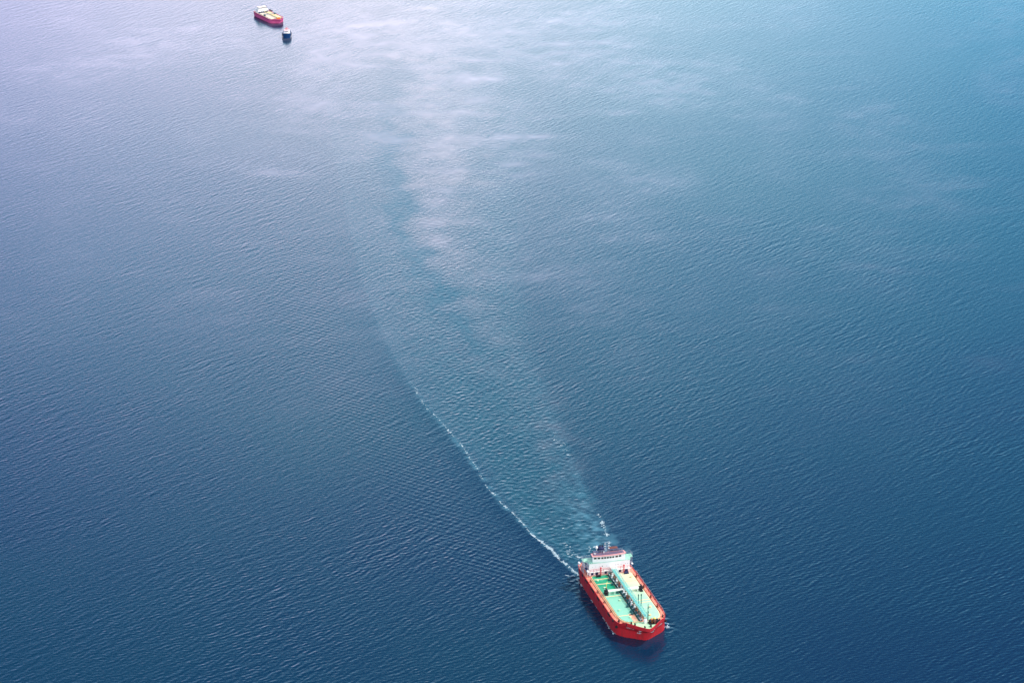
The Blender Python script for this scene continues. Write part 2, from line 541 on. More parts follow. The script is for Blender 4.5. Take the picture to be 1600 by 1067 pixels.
# aft signal mast: a light two-legged ladder mast
ms = MB()
for y in (-.75, .25):
    ms.tube((7.9, y, 9.2), (7.9, y, 15.2), .065, 6)
for z in (12.6, 13.5, 14.4, 15.1):
    ms.tube((7.9, -1.35, z), (7.9, .85, z), .045, 6)
for z in np.arange(11.9, 15.2, .45):
    ms.tube((7.9, -.75, z), (7.9, .25, z), .03, 5)
mso = ms.build("mast", M["grey"], ship)
for z in (12.9, 13.8, 14.7):
    for y in (-.95, .45):
        lp = MB(); lp.box(7.96, 8.2, y - .17, y + .17, z - .14, z + .14, bev=.04); lp.build("signal_lamp", M["white"], mso)
ra = MB(); ra.box(8.0, 8.15, -.9, .4, 15.2, 15.3); ra.tube((8.0, -.25, 15.05), (8.0, -.25, 15.25), .06, 6); ra.build("radar_bar", M["grey"], mso)
# life rafts beside the deckhouse
for x, y, z in ((11.2, -7.9, 6.6), (9.4, 8.25, 6.9), (4.6, -9.0, 6.8), (3.4, 8.3, 6.9)):
    lf = MB(); lf.tube((x - .55, y, z), (x + .55, y, z), .38, 12); lf.ball((x - .55, y, z), .25, .38, .38); lf.ball((x + .55, y, z), .25, .38, .38)
    lf.tube((x, y, z - 2.1), (x, y, z - .3), .1, 6)
    lf.build("life_raft", M["white"], ship, smooth=True)
# clutter in front of the deckhouse
def winch(x, y, z, mk, s=1.0, ang=0.0):
    wi = MB()
    wi.tube((x, y - .7 * s, z + .5 * s), (x, y + .7 * s, z + .5 * s), .36 * s, 12)
    for k in (-.7, .7):
        wi.tube((x, y + k * s - .06, z + .5 * s), (x, y + k * s + .06, z + .5 * s), .55 * s, 12)
    wi.box(x - .5 * s, x + .5 * s, y - .95 * s, y + .95 * s, z, z + .12 * s)
    return wi.build("winch", M[mk], ship)
winch(13.4, -4.7, ZD + .6, "dark", .9); winch(13.3, 5.2, ZD + .6, "navy", .9); winch(13.0, -1.0, ZD, "dark", .8)

# --- walkway and pipes along the centre line
wk = MB()
wk.box(12.9, 50.4, .15, 1.15, 7.0, 7.12)
for x in np.arange(14, 50.5, 3.0):
    wk.tube((x, .2, ZD), (x, .2, 7.0), .1, 6); wk.tube((x, 1.1, ZD), (x, 1.1, 7.0), .1, 6)
    wk.tube((x, .2, ZD + .2), (x, 1.1, 7.0), .06, 5)
wko = wk.build("catwalk", M["teal"], ship)
rl = MB(); rl.rail([(12.9, 1.2, 7.1), (50.4, 1.2, 7.1)], 1.0, .06, 1.5, 2); rl.rail([(12.9, .1, 7.1), (50.4, .1, 7.1)], 1.0, .06, 1.5, 2)
rl.build("railing", M["teal"], wko)
for y, z, r_, mk in ((-1.15, 6.1, .11, "ballast"), (-.75, 5.5, .2, "pipe"), (-.3, 5.6, .2, "pipe"), (-.5, 6.3, .15, "rust")):
    pp = MB(); pp.tube((13.0, y, z), (49.2 if y > -1 else 27.5, y, z), r_, 8)
    pp.build("pipe", M[mk], ship)
tr = MB()
tr.box(13, 49.2, -1.35, .1, 5.15, 5.25)
for x in np.arange(13.5, 49.5, 2.4):
    tr.box(x, x + .18, -1.35, .1, ZD, 6.5)
tr.build("pipe_rack", M["tealdk"], ship)
for i, x in enumerate((16.3, 20.6, 24.2, 25.8, 29.8, 31.6, 33.6, 36.0, 38.6, 41.4, 43.6)):
    vb = MB(); y = -.65 + .25 * (i % 2)
    vb.box(x - .35, x + .35, y - .3, y + .3, 5.3, 6.75, bev=.08); vb.tube((x, y, 6.75), (x, y, 7.2), .06, 6); vb.tube((x, y, 7.2), (x, y, 7.26), .3, 10)
    vb.build("valve", M[("white", "white", "rust", "grey")[i % 4]], ship)
for i, x in enumerate((17.2, 20.9, 27.2, 38.4, 42.6, 44.2)):
    bx = MB(); bx.box(x - .35, x + .35, -2.4, -1.7, ZD + .62, ZD + 1.35, bev=.08); bx.tube((x, -2.05, ZD + 1.35), (x, -2.05, ZD + 1.8), .12, 8)
    bx.build("deck_valve", M["tealdk"], ship)
# cross manifold amidships
for x, r_ in ((26.7, .2), (27.5, .26)):
    pp = MB(); pp.tube((x, -5.5, 6.35), (x, 5.2, 6.35), r_, 10); pp.build("manifold_pipe", M["ballast"], ship)
for y in (-5.0, -3.2, 2.2, 4.8):
    mr_ = MB(); mr_.box(26.4, 26.55, y - .1, y + .1, ZD + .6, 6.3); mr_.box(27.7, 27.85, y - .1, y + .1, ZD + .6, 6.3); mr_.box(26.4, 27.85, y - .1, y + .1, 6.02, 6.12)
    mr_.build("manifold_support", M["ballast"], ship)
for s in (-1, 1):
    y = s * 6.1
    mf = MB()
    mf.box(26.1, 28.4, y - .55, y + .45, ZD + .6, ZD + 1.0)
    for x in (26.4, 27.1, 27.8):
        mf.tube((x, y - .5, 6.2), (x, y + .6, 6.2), .3, 10)
        mf.tube((x, y + .1, ZD + .9), (x, y + .1, 7.0), .12, 8)
        mf.tube((x, y + .1, 7.0), (x, y + .1, 7.06), .36, 10)
    mf.build("manifold_head", M["dark"], ship)
hc = MB()
hc.tube((25.6, -5.5, ZD + .6), (25.6, -5.5, 8.2), .09, 8); hc.tube((25.6, -5.5, 8.2), (24.4, -4.9, 8.5), .07, 6)
hc.build("hose_davit", M["yellow"], ship)
# twin posts and foremast on the port cargo deck
for y in (1.75, 2.75):
    ps = MB(); ps.tube((38.4, y, ZD + .6), (38.4, y, 9.1), .15, 8); ps.ball((38.4, y, 9.2), .26, .26, .3)
    ps.build("vent_post", M["tealdk"], ship)
fm = MB(); fm.tube((49.4, 1.7, ZD + .3), (49.4, 1.7, 11.2), .2, 8, r2=.09)
for z in (8.2, 9.7):
    fm.tube((49.4, 1.3, z), (49.4, 2.1, z), .06, 6); fm.box(49.5, 49.75, 1.55, 1.85, z - .1, z + .25)
fm.build("foremast", M["tealdk"], ship)
# windlass group on the forecastle
wl_ = MB()
wl_.box(50.3, 52.4, 1.3, 5.0, ZD + .3, ZD + .45)
for y in (1.9, 3.1, 4.3):
    wl_.tube((51.3, y - .3, ZD + 1.1), (51.3, y + .3, ZD + 1.1), .6, 14)
wl_.tube((51.3, 1.4, ZD + 1.1), (51.3, 4.9, ZD + 1.1), .2, 10)
wl_.build("windlass", M["dark"], ship)
for x, y, mk in ((50.9, 2.5, "orange"), (50.4, 3.6, "yellow"), (51.8, 3.3, "rust")):
    mo = MB(); mo.box(x - .45, x + .45, y - .3, y + .3, ZD + .4, ZD + 1.7, bev=.12); mo.tube((x, y - .5, ZD + 1.2), (x, y + .5, ZD + 1.2), .3, 10)
    mo.build("windlass_motor", M[mk], ship)
lk = MB(); lk.box(49.9, 51.2, .0, 1.0, ZD + .3, ZD + 1.5, bev=.12); lk.build("locker", M["white"], ship)
for x, y in ((52.6, 4.0), (53.8, 1.4), (50.6, 5.4), (50.4, -4.3), (51.6, -3.4), (50.6, -6.1), (54.6, -.9), (47.2, 7.6), (47.0, -7.6),
             (39.5, 8.1), (39.5, -8.1), (24.0, 8.1), (24.0, -8.1), (15.5, 8.1), (15.5, -8.1), (32.0, 8.1), (32.0, -8.1)):
    bo_ = MB()
    z0 = ZD + (.3 if x > 49.6 else 0)
    for k in (-.3, .3):
        bo_.tube((x + k, y, z0), (x + k, y, z0 + .65), .17, 10); bo_.tube((x + k, y, z0 + .65), (x + k, y, z0 + .75), .24, 10)
    bo_.box(x - .6, x + .6, y - .25, y + .25, z0, z0 + .1)
    bo_.build("bollard", M["dark" if x > 46 else "rust"], ship)
# side railings: one run each side, orange-pink as on the ship
for s in (-1, 1):
    rl = MB()
    rl.rail([(12.8, s * 8.7, ZD + .35), (43.0, s * 8.7, ZD + .35), (46.6, s * 8.3, ZD + .35), (49.2, s * 7.1, ZD + .35)], .75, .045, 2.4, 1)
    rl.build("railing", M["side"], ship)
    sp = MB(); sp.tube((13.5, s * 7.55, ZD + .22), (44.0, s * 7.55, ZD + .22), .12, 8); sp.build("pipe", M["cream" if s < 0 else "rust"], ship)
# anchors in their pockets and the faint name, either side of the stem
def on_bow(s, t, z, off=.0):
    """point on the raked bow plate: t = 0 stem .. 1 shoulder"""
    a_, b_ = ((57, 0), (50.8, 6.3))
    c_, d_ = ((53.6, 0), (49.8, 5.8))
    k = z / ZD
    k = min(k, 1)
    # ring at half height
    wx = lambda i, tt: (c_[i] + (d_[i] - c_[i]) * tt)
    tx = lambda i, tt: (a_[i] + (b_[i] - a_[i]) * tt)
    if k < .62:
        q = k / .62 * .12
    else:
        q = .12 + (k - .62) / .38 * .88
    return Vector((wx(0, t) + (tx(0, t) - wx(0, t)) * q + off, s * (wx(1, t) + (tx(1, t) - wx(1, t)) * q + off * .7), z))
for s in (-1, 1):
    an = MB()
    a = on_bow(s, .36, 3.9, .28); b = on_bow(s, .36, 2.3, .25)
    an.tube(a, b, .11, 8)
    c = on_bow(s, .26, 2.55, .25); dd = on_bow(s, .46, 2.55, .25)
    an.tube(b, c, .12, 8); an.tube(b, dd, .12, 8)
    an.tube(on_bow(s, .30, 3.9, .28), on_bow(s, .42, 3.9, .28), .12, 8)
    an.build("anchor", M["pipe"], ship)
for s in (-1, 1):
    cu = bpy.data.curves.new("name_lettering", 'FONT')
    cu.body = "MARINEC"
    cu.size = 1.05
    cu.extrude = .03
    cu.align_x = 'CENTER'
    tmp = bpy.data.objects.new("name_lettering", cu)
    COL.objects.link(tmp)
    dg = bpy.context.evaluated_depsgraph_get()
    me = bpy.data.meshes.new_from_object(tmp.evaluated_get(dg))
    bpy.data.objects.remove(tmp)
    me.materials.append(M["pipe"])
    no = bpy.data.objects.new("name_lettering", me)
    COL.objects.link(no)
    no.parent = ship
    p0 = on_bow(s, .42, 4.15, .02); p1 = on_bow(s, .98, 4.15, .02)
    ex = (p1 - p0).normalized() * (1 if s < 0 else -1)
    ex = (p0 - p1).normalized() if s < 0 else (p1 - p0).normalized()
    up = (on_bow(s, .7, 4.6) - on_bow(s, .7, 3.0)).normalized()
    nz_ = ex.cross(up).normalized()
    up = nz_.cross(ex)
    mid = (p0 + p1) / 2 + nz_ * .12 - up * .4
    no.matrix_local = Matrix(((ex.x, up.x, nz_.x, mid.x), (ex.y, up.y, nz_.y, mid.y), (ex.z, up.z, nz_.z, mid.z), (0, 0, 0, 1)))

# ================================================================== far tanker (smaller)
SC = (.405, .47, .44)
TH2 = R(33)
rz2 = -math.pi / 2 + TH2
A2 = G(421.5, 24.5, 2.0)
L2 = 28 * SC[0]
ship2 = thing("tanker_ship", "small pinkish red tanker with a yellowish cream deck, far off beside the dark blue tug",
              "ship", (A2[0] - math.cos(rz2) * L2, A2[1] - math.sin(rz2) * L2, 0), rz2, None)
m, inner = hull_mesh(SC, 4.6, bul=.4, bow_bul=1.3, thick=.3)
m.build("hull", M["hull2"], ship2)
q = MB(SC); q.add([(x, y, 4.4) for x, y in inner], [tuple(range(len(inner)))]); q.build("deck", M["yellowdeck"], ship2)
q = MB(SC); q.box(5, 44, -9.25, -8.95, 4.0, 4.5); q.box(5, 44, 8.95, 9.25, 4.0, 4.5); q.build("rubbing_strake", mat("dark_magenta_paint", (.16, .01, .05), .6), ship2)
q = MB(SC); q.box(2.5, 10.5, -6.8, 6.8, 4.4, 6.4, bev=.3); q.box(2.5, 9.5, -6.3, 6.3, 6.4, 8.4, bev=.3); dh2 = q.build("deckhouse", M["white"], ship2)
q = MB(SC); q.box(3.2, 8.8, -4.8, 4.8, 8.4, 10.6, bev=.4); wh2 = q.build("wheelhouse", M["white"], ship2)
q = MB(SC); q.box(2.8, 9.4, -5.2, 5.2, 10.6, 10.9); q.build("roof", mat("pale_pink_roof_paint", (.85, .7, .66), .6), wh2)
for y in (-3.6, -1.8, 0, 1.8, 3.6):
    q = MB(SC); q.box(8.75, 8.9, y - .6, y + .6, 9.4, 10.2); q.build("window", M["glass"], wh2)
for y in (-5, -2.4, 0.3, 3.2, 5.4):
    q = MB(SC); q.box(10.45, 10.62, y - .7, y + .7, 4.8, 6.1); q.build("door", M["navy"], dh2)
q = MB(SC); q.box(11.2, 13.2, -7.0, 4.5, 4.42, 5.6, bev=.2); q.build("front_shade_box", M["navy"], ship2)  # navy box added for the shade in front of the deckhouse
q = MB(SC); q.box(3.6, 6.0, 4.9, 7.0, 6.0, 10.6, bev=.3); q.build("funnel", M["navy"], ship2)
q = MB(SC)
for k in range(6):
    x_ = 9.5 + k * 1.3
    q.tube((x_, 8.55, 6.2), (x_ + .9, 8.55, 6.2), .7, 10)
q.build("fender", M["dark"], ship2)
q = MB(SC); q.tube((6, 0, 10.9), (6, 0, 14.5), .25, 6); q.tube((6, -2, 13.5), (6, 2, 13.5), .18, 6); q.build("mast", M["grey"], ship2)
for s, x0, x1 in ((-1, 14, 47), (1, 14, 47)):
    q = MB(SC); q.prism([(x0, s * 4.2 - 2.7), (x1 - 2, s * 4.2 - 2.7), (x1, s * 4.2 - 1.4), (x1, s * 4.2 + 1.4), (x1 - 2, s * 4.2 + 2.7), (x0, s * 4.2 + 2.7)], 4.41, 5.1)
    q.build("cargo_deck", M["yellowdeck" if s < 0 else "cream"], ship2)
q = MB(SC); q.tube((12, -.5, 5.9), (48, -.5, 5.9), .35, 8); q.build("pipe", M["grey"], ship2)
q = MB(SC); q.tube((12, .6, 5.9), (48, .6, 5.9), .35, 8); q.build("pipe", M["yellow"], ship2)
q = MB(SC); q.tube((28, -6.2, 6.3), (28, 6.2, 6.3), .4, 8); q.build("manifold_pipe", M["grey"], ship2)
for y in (-6.6, 6.6):
    q = MB(SC); q.box(26.5, 29.5, y - .8, y + .8, 5.1, 6.8, bev=.2); q.build("manifold_head", M["tealdk"], ship2)
q = MB(SC); q.box(48.5, 51.5, -1.6, 2.6, 4.42, 6.4, bev=.3); q.build("windlass", M["orange"], ship2)
for y in (-4, 4.5):
    q = MB(SC); q.box(49.0, 50.3, y - .6, y + .6, 4.42, 5.6, bev=.2); q.build("bollard", M["rust"], ship2)

# ================================================================== tug
T = G(448.2, 57.6, 0)
RT = -math.pi / 2 + R(3)
tug = thing("tugboat", "small dark blue tugboat with a white wheelhouse, just ahead of the far red tanker", "tugboat",
            (T[0], T[1], 0), RT)
st = []
for t in np.linspace(0, 1, 15):
    x = -4.6 + 9.4 * t
    if t < .55:
        y = 2.1 + .35 * math.sin(t / .55 * math.pi / 2)
    else:
        y = 2.45 * math.sqrt(max(0, 1 - ((t - .55) / .45) ** 2.2))
    st.append((x, y, 1.6 + 1.3 * max(0, t - .35) ** 1.5 * 1.6))
nst = len(st)
def tug_ring(kx, ky, zf):
    h = [(x * kx if x > 0 else x * (.5 + kx / 2), y * ky, zf(z)) for x, y, z in st]
    return [(x, -y, z) for x, y, z in h] + [(x, y, z) for x, y, z in reversed(h[:-1])]
rings = [tug_ring(.8, .7, lambda z: -.8), tug_ring(.9, .9, lambda z: 0), tug_ring(1.0, 1.0, lambda z: z), tug_ring(1.01, 1.02, lambda z: z + .4),
         tug_ring(.97, .93, lambda z: z + .4), tug_ring(.96, .92, lambda z: z)]
n_ = len(rings[0])
q = MB(); vs_ = [p for r in rings for p in r]
fs_ = [tuple(range(n_ - 1, -1, -1)), tuple(range(len(vs_) - n_, len(vs_)))]
for k in range(len(rings) - 1):
    for i in range(n_):
        j = (i + 1) % n_
        fs_.append((k * n_ + i, k * n_ + j, k * n_ + n_ + j, k * n_ + n_ + i))
q.add(vs_, fs_); q.build("hull", M["tug"], tug, smooth=False)
q = MB(); q.prism([(-3.6, -1.7), (1.6, -1.8), (2.3, -1.1), (2.3, 1.1), (1.6, 1.8), (-3.6, 1.7)], 1.5, 2.5, top=.12); q.build("deckhouse", M["white"], tug)
q = MB(); q.prism([(-1.4, -1.3), (.9, -1.35), (1.5, -.8), (1.5, .8), (.9, 1.35), (-1.4, 1.3)], 2.5, 3.6, top=.1); tw = q.build("wheelhouse", M["white"], tug)
q = MB(); q.prism([(-1.8, -1.6), (1.1, -1.6), (1.8, -.9), (1.8, .9), (1.1, 1.6), (-1.8, 1.6)], 3.6, 3.7); q.build("roof", mat("pink_white_paint", (.85, .5, .52), .6), tw)
for y in (-.5, 0.02, .54):
    q = MB(); q.box(1.46, 1.53, y - .2, y + .2, 3.05, 3.4); q.build("window", M["glass"], tw)
q = MB(); q.prism([(-3.2, -.9), (-2.0, -.9), (-2.0, .9), (-3.2, .9)], 2.5, 4.0, top=.15); q.build("funnel", M["pinkroof"], tug)
q = MB(); q.tube((-.8, 0, 3.7), (-.8, 0, 5.8), .09, 6); q.tube((-.8, -.7, 5.0), (-.8, .7, 5.0), .06, 6); q.build("mast", M["pinkroof"], tug)
for s in (-1, 1):
    for x in (-3.4, -1.6, .2, 2.0):
        k = math.sqrt(max(0, 1 - (max(0, (x + 4.6) / 9.4 - .55) / .45) ** 2.2))
        q = MB(); q.tube((x, s * 2.45 * k, 1.1), (x, s * (2.45 * k + .3), 1.1), .38, 12); q.build("tyre_fender", M["dark"], tug)
q = MB(); q.tube((3.1, -.5, 2.4), (3.1, .5, 2.4), .25, 10); q.build("winch", M["grey"], tug)

tug.scale = (.92, .92, .95)
# ================================================================== water
def interp_y(poly):
    P = sorted([G(*p) for p in poly], key=lambda a: a[1])
    ys = np.array([p[1] for p in P]); xs = np.array([p[0] for p in P])
    return lambda y: np.interp(y, ys, xs)
LEFT = [(903, 897), (865, 862), (820, 820), (788, 790), (748, 735), (715, 690), (672, 640), (640, 600), (595, 520), (565, 440), (545, 350), (520, 230), (500, 100), (490, 0)]
RIGHT = [(985, 890), (957, 852), (930, 805), (905, 740), (880, 690), (850, 620), (815, 530), (800, 440), (800, 330), (810, 200), (830, 80), (850, 0)]
MIDL = [(945, 860), (905, 800), (870, 700), (830, 620), (780, 540), (745, 470), (705, 380), (688, 330), (690, 250), (680, 150), (660, 60), (650, 0)]
DARKL = [(760, 620), (700, 500), (655, 400), (620, 330), (605, 220), (615, 130), (600, 40), (600, 0)]
fL, fR, fM, fD = map(interp_y, (LEFT, RIGHT, MIDL, DARKL))

# field of wind waves by spectrum
NF, DX = 4096, .32
kx = np.fft.fftfreq(NF, DX).astype(np.float32) * 2 * np.pi
kyv = np.fft.rfftfreq(NF, DX).astype(np.float32) * 2 * np.pi
KX, KY = kx[:, None], kyv[None, :]              # axis 0 = x, axis 1 = y
K = np.sqrt(KX ** 2 + KY ** 2); K[0, 0] = 1e-3
def spectrum(lam, bw, ang, spread):
    """band of waves of length lam whose crests run at angle ang (deg, from +X)"""
    kp = 2 * np.pi / lam
    rad = np.exp(-(np.log(K / kp)) ** 2 / (2 * bw ** 2))
    na = R(ang + 90)
    c = (KX * np.cos(na) + KY * np.sin(na)) / K
    return rad * np.abs(c) ** spread / K ** .5
def field(sp):
    z = (rng.standard_normal(K.shape, dtype=np.float32) + 1j * rng.standard_normal(K.shape, dtype=np.float32)) * sp
    h = np.fft.irfft2(z.astype(np.complex64), s=(NF, NF))
    return (h / h.std()).astype(np.float32)
F1 = field(spectrum(2.1, .32, 58, 4)) * .0122 + field(spectrum(1.7, .28, 64, 3)) * .009 + field(spectrum(1.8, .3, 18, 2)) * .006
F1 += field(spectrum(5.0, .35, 52, 5)) * .007
gust = field(np.exp(-(K / .10) ** 2) * (1 + 0 * K)) # broad calm and ruffled areas
gust2 = field(np.exp(-((KX / .09) ** 2 + (KY / .35) ** 2)))
gust2 = gust2[::1]
churn_f = field(spectrum(3.0, .45, 0, 0))
mott = field(spectrum(11.0, .7, 10, .5))

y_n, y_f = 905.0, 1840.0
ys = [y_n]
while ys[-1] < y_f:
    ys.append(ys[-1] + .42 + .38 * (ys[-1] - y_n) / (y_f - y_n))
ys = np.array(ys)
xs = np.arange(-325, 325.01, .46)
def grow_out(a, d0, lim, sgn):
    r_, d_ = [], d0
    while abs(a) < lim:
        a += sgn * d_
        d_ *= 1.22
        r_.append(a)
    return r_
xs_all = np.array(grow_out(xs[0], .6, 90000, -1)[::-1] + list(xs) + grow_out(xs[-1], .6, 90000, 1))
ys_all = np.array(grow_out(ys[0], .6, 60000, -1)[::-1] + list(ys) + grow_out(ys[-1], 1., 110000, 1))
X, Y = np.meshgrid(xs_all, ys_all)             # rows = y
def samp(F, x, y, sx=1.0, sy=1.0):
    a = (x * sx / DX) % NF; b = (y * sy / DX) % NF
    i = a.astype(np.int32); j = b.astype(np.int32)
    fa = (a - i).astype(np.float32); fb_ = (b - j).astype(np.float32)
    i2 = (i + 1) % NF; j2 = (j + 1) % NF
    i %= NF; j %= NF
    return (F[i, j] * (1 - fa) * (1 - fb_) + F[i2, j] * fa * (1 - fb_) + F[i, j2] * (1 - fa) * fb_ + F[i2, j2] * fa * fb_)
def sst(a, b, x):
    t = np.clip((x - a) / (b - a), 0, 1)
    return t * t * (3 - 2 * t)
ystern = G(945, 872)[1]
wob = samp(gust, X, Y, 3, 3) * 1.2
xl, xr, xm, xd = fL(Y), fR(Y), fM(Y), fD(Y)
back = sst(ystern - 40, ystern + 5, Y)
dist = np.clip((Y - ystern) / 900.0, 0, 1)
edge_w = 1.5 + 75 * dist
inL = sst(-edge_w * .5, edge_w, X - xl + wob)
inR = sst(-3 - 22 * dist, 4 + 8 * dist, xr - X + wob)
wake = back * inL * inR * (1 - dist ** .6)
stream = np.exp(-((X - xm + 4 * wob) / (6 + 26 * dist)) ** 2) * back
slick = np.zeros_like(X)
slick += .8 * np.exp(-((X - xd + 3 * wob) / (3 + 6 * dist)) ** 2) * back * sst(.15, .3, dist)
leftdark = np.exp(-np.clip((xl - X), 0, None) / (8 + 14 * dist)) * (X < xl) * back * (1 - dist)
slick += .7 * leftdark * sst(.42, .10, dist)
rough = .35 * stream * sst(.2, .5, dist)
gx, gy = samp(gust, X, Y), 0
amp = (1 + .24 * np.clip(.9 * samp(gust, X, Y, .6, .5) + .5 * samp(gust, X, Y, 2.0, 1.6), -1.9, 1.9)) * (1 - .55 * sst(960, 1700, Y))
amp = amp * (1 - .45 * np.clip(slick, 0, 1)) * (1 - .25 * wake) * (1 + .35 * rough)
fade = sst(0, 12, X - xs[0]) * sst(0, 12, xs[-1] - X) * sst(0, 12, Y - ys[0]) * sst(0, 25, ys[-1] - Y)
Hh = samp(F1, X, Y) * amp
# diverging ripples outside the port-hand wake arm, finer than the wind sea
outl = xl - X
env = np.exp(-((outl - 26) / 18.0) ** 2) * back * sst(.75, .1, dist) * (Y < ystern + 330) + .0
env2 = np.exp(-((outl - 22) / 15.0) ** 2) * (Y < ystern) * sst(ystern - 60, ystern, Y)
ph = (X * .56 + Y * .83) * 2 * np.pi / 2.6 + samp(gust, X, Y) * 1.5
Hh += .013 * np.sin(ph) * (env + env2)
# churned wash inside the wake
Hh += .022 * samp(churn_f, X, Y) * wake
# long low waves of the wake itself
d_l = (X - xl)
Hh += .10 * np.exp(-(d_l / 5.0) ** 2) * back * (1 - dist) ** 2
# around the hull
c_, s_ = math.cos(rz1), math.sin(rz1)
lx = (X - ship.location.x) * c_ + (Y - ship.location.y) * s_
ly = -(X - ship.location.x) * s_ + (Y - ship.location.y) * c_
near = np.exp(-(np.clip(np.abs(ly) - 9, 0, None) / 3.5) ** 2) * sst(-6, 2, lx) * sst(56, 44, lx)
Hh += .05 * near * samp(churn_f, X, Y)
# wash behind the far tanker and the tug
c2, s2 = math.cos(rz2), math.sin(rz2)
lx2 = (X - ship2.location.x) * c2 + (Y - ship2.location.y) * s2
ly2 = -(X - ship2.location.x) * s2 + (Y - ship2.location.y) * c2
far_w = np.exp(-(ly2 / (2.5 + .1 * np.clip(-lx2, 0, 60))) ** 2) * sst(-42, -6, lx2) * sst(2, -1, lx2)
slick = np.clip(slick + .9 * far_w, 0, 1)
Hh += .012 * samp(churn_f, X, Y) * far_w
Hh *= fade

pw2 = np.clip(.72 + .22 * samp(mott, X, Y, .8, .5) + .28 * samp(mott, X, Y, .3, .2), .1, 1.5)
streamc = .56 * pw2 * stream * (.35 * sst(.0, .05, dist) + .65 * sst(.22, .5, dist)) * np.clip(.95 + .3 * samp(gust2, X, Y, 2, 1.0), .3, 1.4)
# cloud and haze sheen painted as pale patches, round the old wake and far out
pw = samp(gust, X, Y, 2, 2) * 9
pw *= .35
sky_sheen = sst(-.3, 2.6, samp(gust, X + pw, Y + pw, .75, .42)) * .55 + .30 * sst(.0, 2.6, samp(gust2, X + 300, Y, 1.3, 1.0)) + .35 * sst(-.2, 2.5, samp(gust, X + 90, Y + 50, 1.5, .8))
sky_sheen *= sst(1080, 1560, Y) * (.36 + .50 * np.exp(-((X - xm - 10) / 120.0) ** 2))
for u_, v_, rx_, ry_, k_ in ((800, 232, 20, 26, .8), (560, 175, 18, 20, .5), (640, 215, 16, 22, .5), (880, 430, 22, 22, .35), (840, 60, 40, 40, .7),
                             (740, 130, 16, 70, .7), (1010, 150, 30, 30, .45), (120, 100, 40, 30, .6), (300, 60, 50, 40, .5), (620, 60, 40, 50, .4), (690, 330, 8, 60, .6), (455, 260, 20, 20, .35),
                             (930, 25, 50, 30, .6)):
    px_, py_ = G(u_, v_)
    sky_sheen += .7 * k_ * np.exp(-((X - px_ + pw * .8) / rx_) ** 2 - ((Y - py_ + pw) / ry_) ** 2) * np.clip(.8 + .3 * samp(gust2, X, Y, 1.5, 1.2), 0, 2)
sky_sheen *= np.clip(.9 + .3 * samp(mott, X, Y, .6, .4), .1, 2)
arm = np.exp(-((X - xl + .5) / (.9 + 3 * dist)) ** 2) * back * sst(.26, .0, dist) + .45 * np.exp(-((X - xr + 1.0) / (1.2 + 9 * dist)) ** 2) * back * sst(.25, .0, dist)
arm *= np.clip(.55 + .55 * samp(gust2, X, Y, 5, 5) + .3 * samp(churn_f, X, Y, .4, .4), 0.05, 1.3)
arm += .15 * np.exp(-(np.clip(X - xl, 0, None) / (4 + 18 * dist))) * (X > xl) * back * sst(.9, .1, dist)
wash = np.exp(-((X - xm) / (7 + 5 * dist)) ** 2) * back * sst(.10, .0, dist) * np.clip(.6 + .7 * samp(churn_f, X, Y, .5, .4), 0, 1.8)

nx, ny = len(xs_all), len(ys_all)
co = np.empty((ny * nx, 3), np.float32)
co[:, 0] = X.ravel(); co[:, 1] = Y.ravel(); co[:, 2] = Hh.ravel()
me = bpy.data.meshes.new("water")
me.vertices.add(nx * ny)
me.vertices.foreach_set("co", co.ravel())
a = (np.arange(ny - 1)[:, None] * nx + np.arange(nx - 1)[None, :]).astype(np.int32)
q4 = np.stack([a, a + 1, a + nx + 1, a + nx], -1).reshape(-1, 4)
nf = len(q4)
me.loops.add(nf * 4)
me.loops.foreach_set("vertex_index", q4.ravel())
me.polygons.add(nf)
me.polygons.foreach_set("loop_start", np.arange(0, nf * 4, 4, dtype=np.int32))
me.polygons.foreach_set("use_smooth", np.ones(nf, bool))
for nm, arr in (("wake", wake), ("slick", np.clip(slick, 0, 1)), ("stream", streamc), ("sky_sheen", np.clip(sky_sheen, 0, 1.6)), ("arm", arm + 1.0 * wash), ("ruffle", np.clip(rough, 0, 1.5))):
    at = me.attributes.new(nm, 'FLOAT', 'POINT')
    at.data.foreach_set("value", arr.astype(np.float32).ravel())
me.update()
me.validate()
water = bpy.data.objects.new("water", me)
COL.objects.link(water)
water["kind"] = "structure"

wm = bpy.data.materials.new("sea_water")
wm.use_nodes = True
t = wm.node_tree
b = t.nodes["Principled BSDF"]
n_, l_ = t.nodes.new, t.links.new
b.inputs["IOR"].default_value = 1.333
b.inputs["Roughness"].default_value = .10
aw = n_("ShaderNodeAttribute"); aw.attribute_name = "wake"
asl = n_("ShaderNodeAttribute"); asl.attribute_name = "slick"
ar = n_("ShaderNodeAttribute"); ar.attribute_name = "ruffle"
g = n_("ShaderNodeNewGeometry")
# body colour: deep blue, greener and paler where the wake has mixed in air
nb = n_("ShaderNodeTexNoise"); nb.inputs["Scale"].default_value = .004; nb.inputs["Detail"].default_value = 3
l_(g.outputs["Position"], nb.inputs["Vector"])
mb_ = n_("ShaderNodeMix"); mb_.data_type = 'RGBA'
mb_.inputs[6].default_value = (.0, .017, .056, 1); mb_.inputs[7].default_value = (.0, .0235, .058, 1)
rb_ = n_("ShaderNodeMapRange"); rb_.inputs[1].default_value = .4; rb_.inputs[2].default_value = .6
l_(nb.outputs[0], rb_.inputs[0]); l_(rb_.outputs[0], mb_.inputs[0])
nw = n_("ShaderNodeTexNoise"); nw.inputs["Scale"].default_value = .12; nw.inputs["Detail"].default_value = 6
l_(g.outputs["Position"], nw.inputs["Vector"])
mw = n_("ShaderNodeMath"); mw.operation = 'MULTIPLY'
l_(aw.outputs["Fac"], mw.inputs[0])
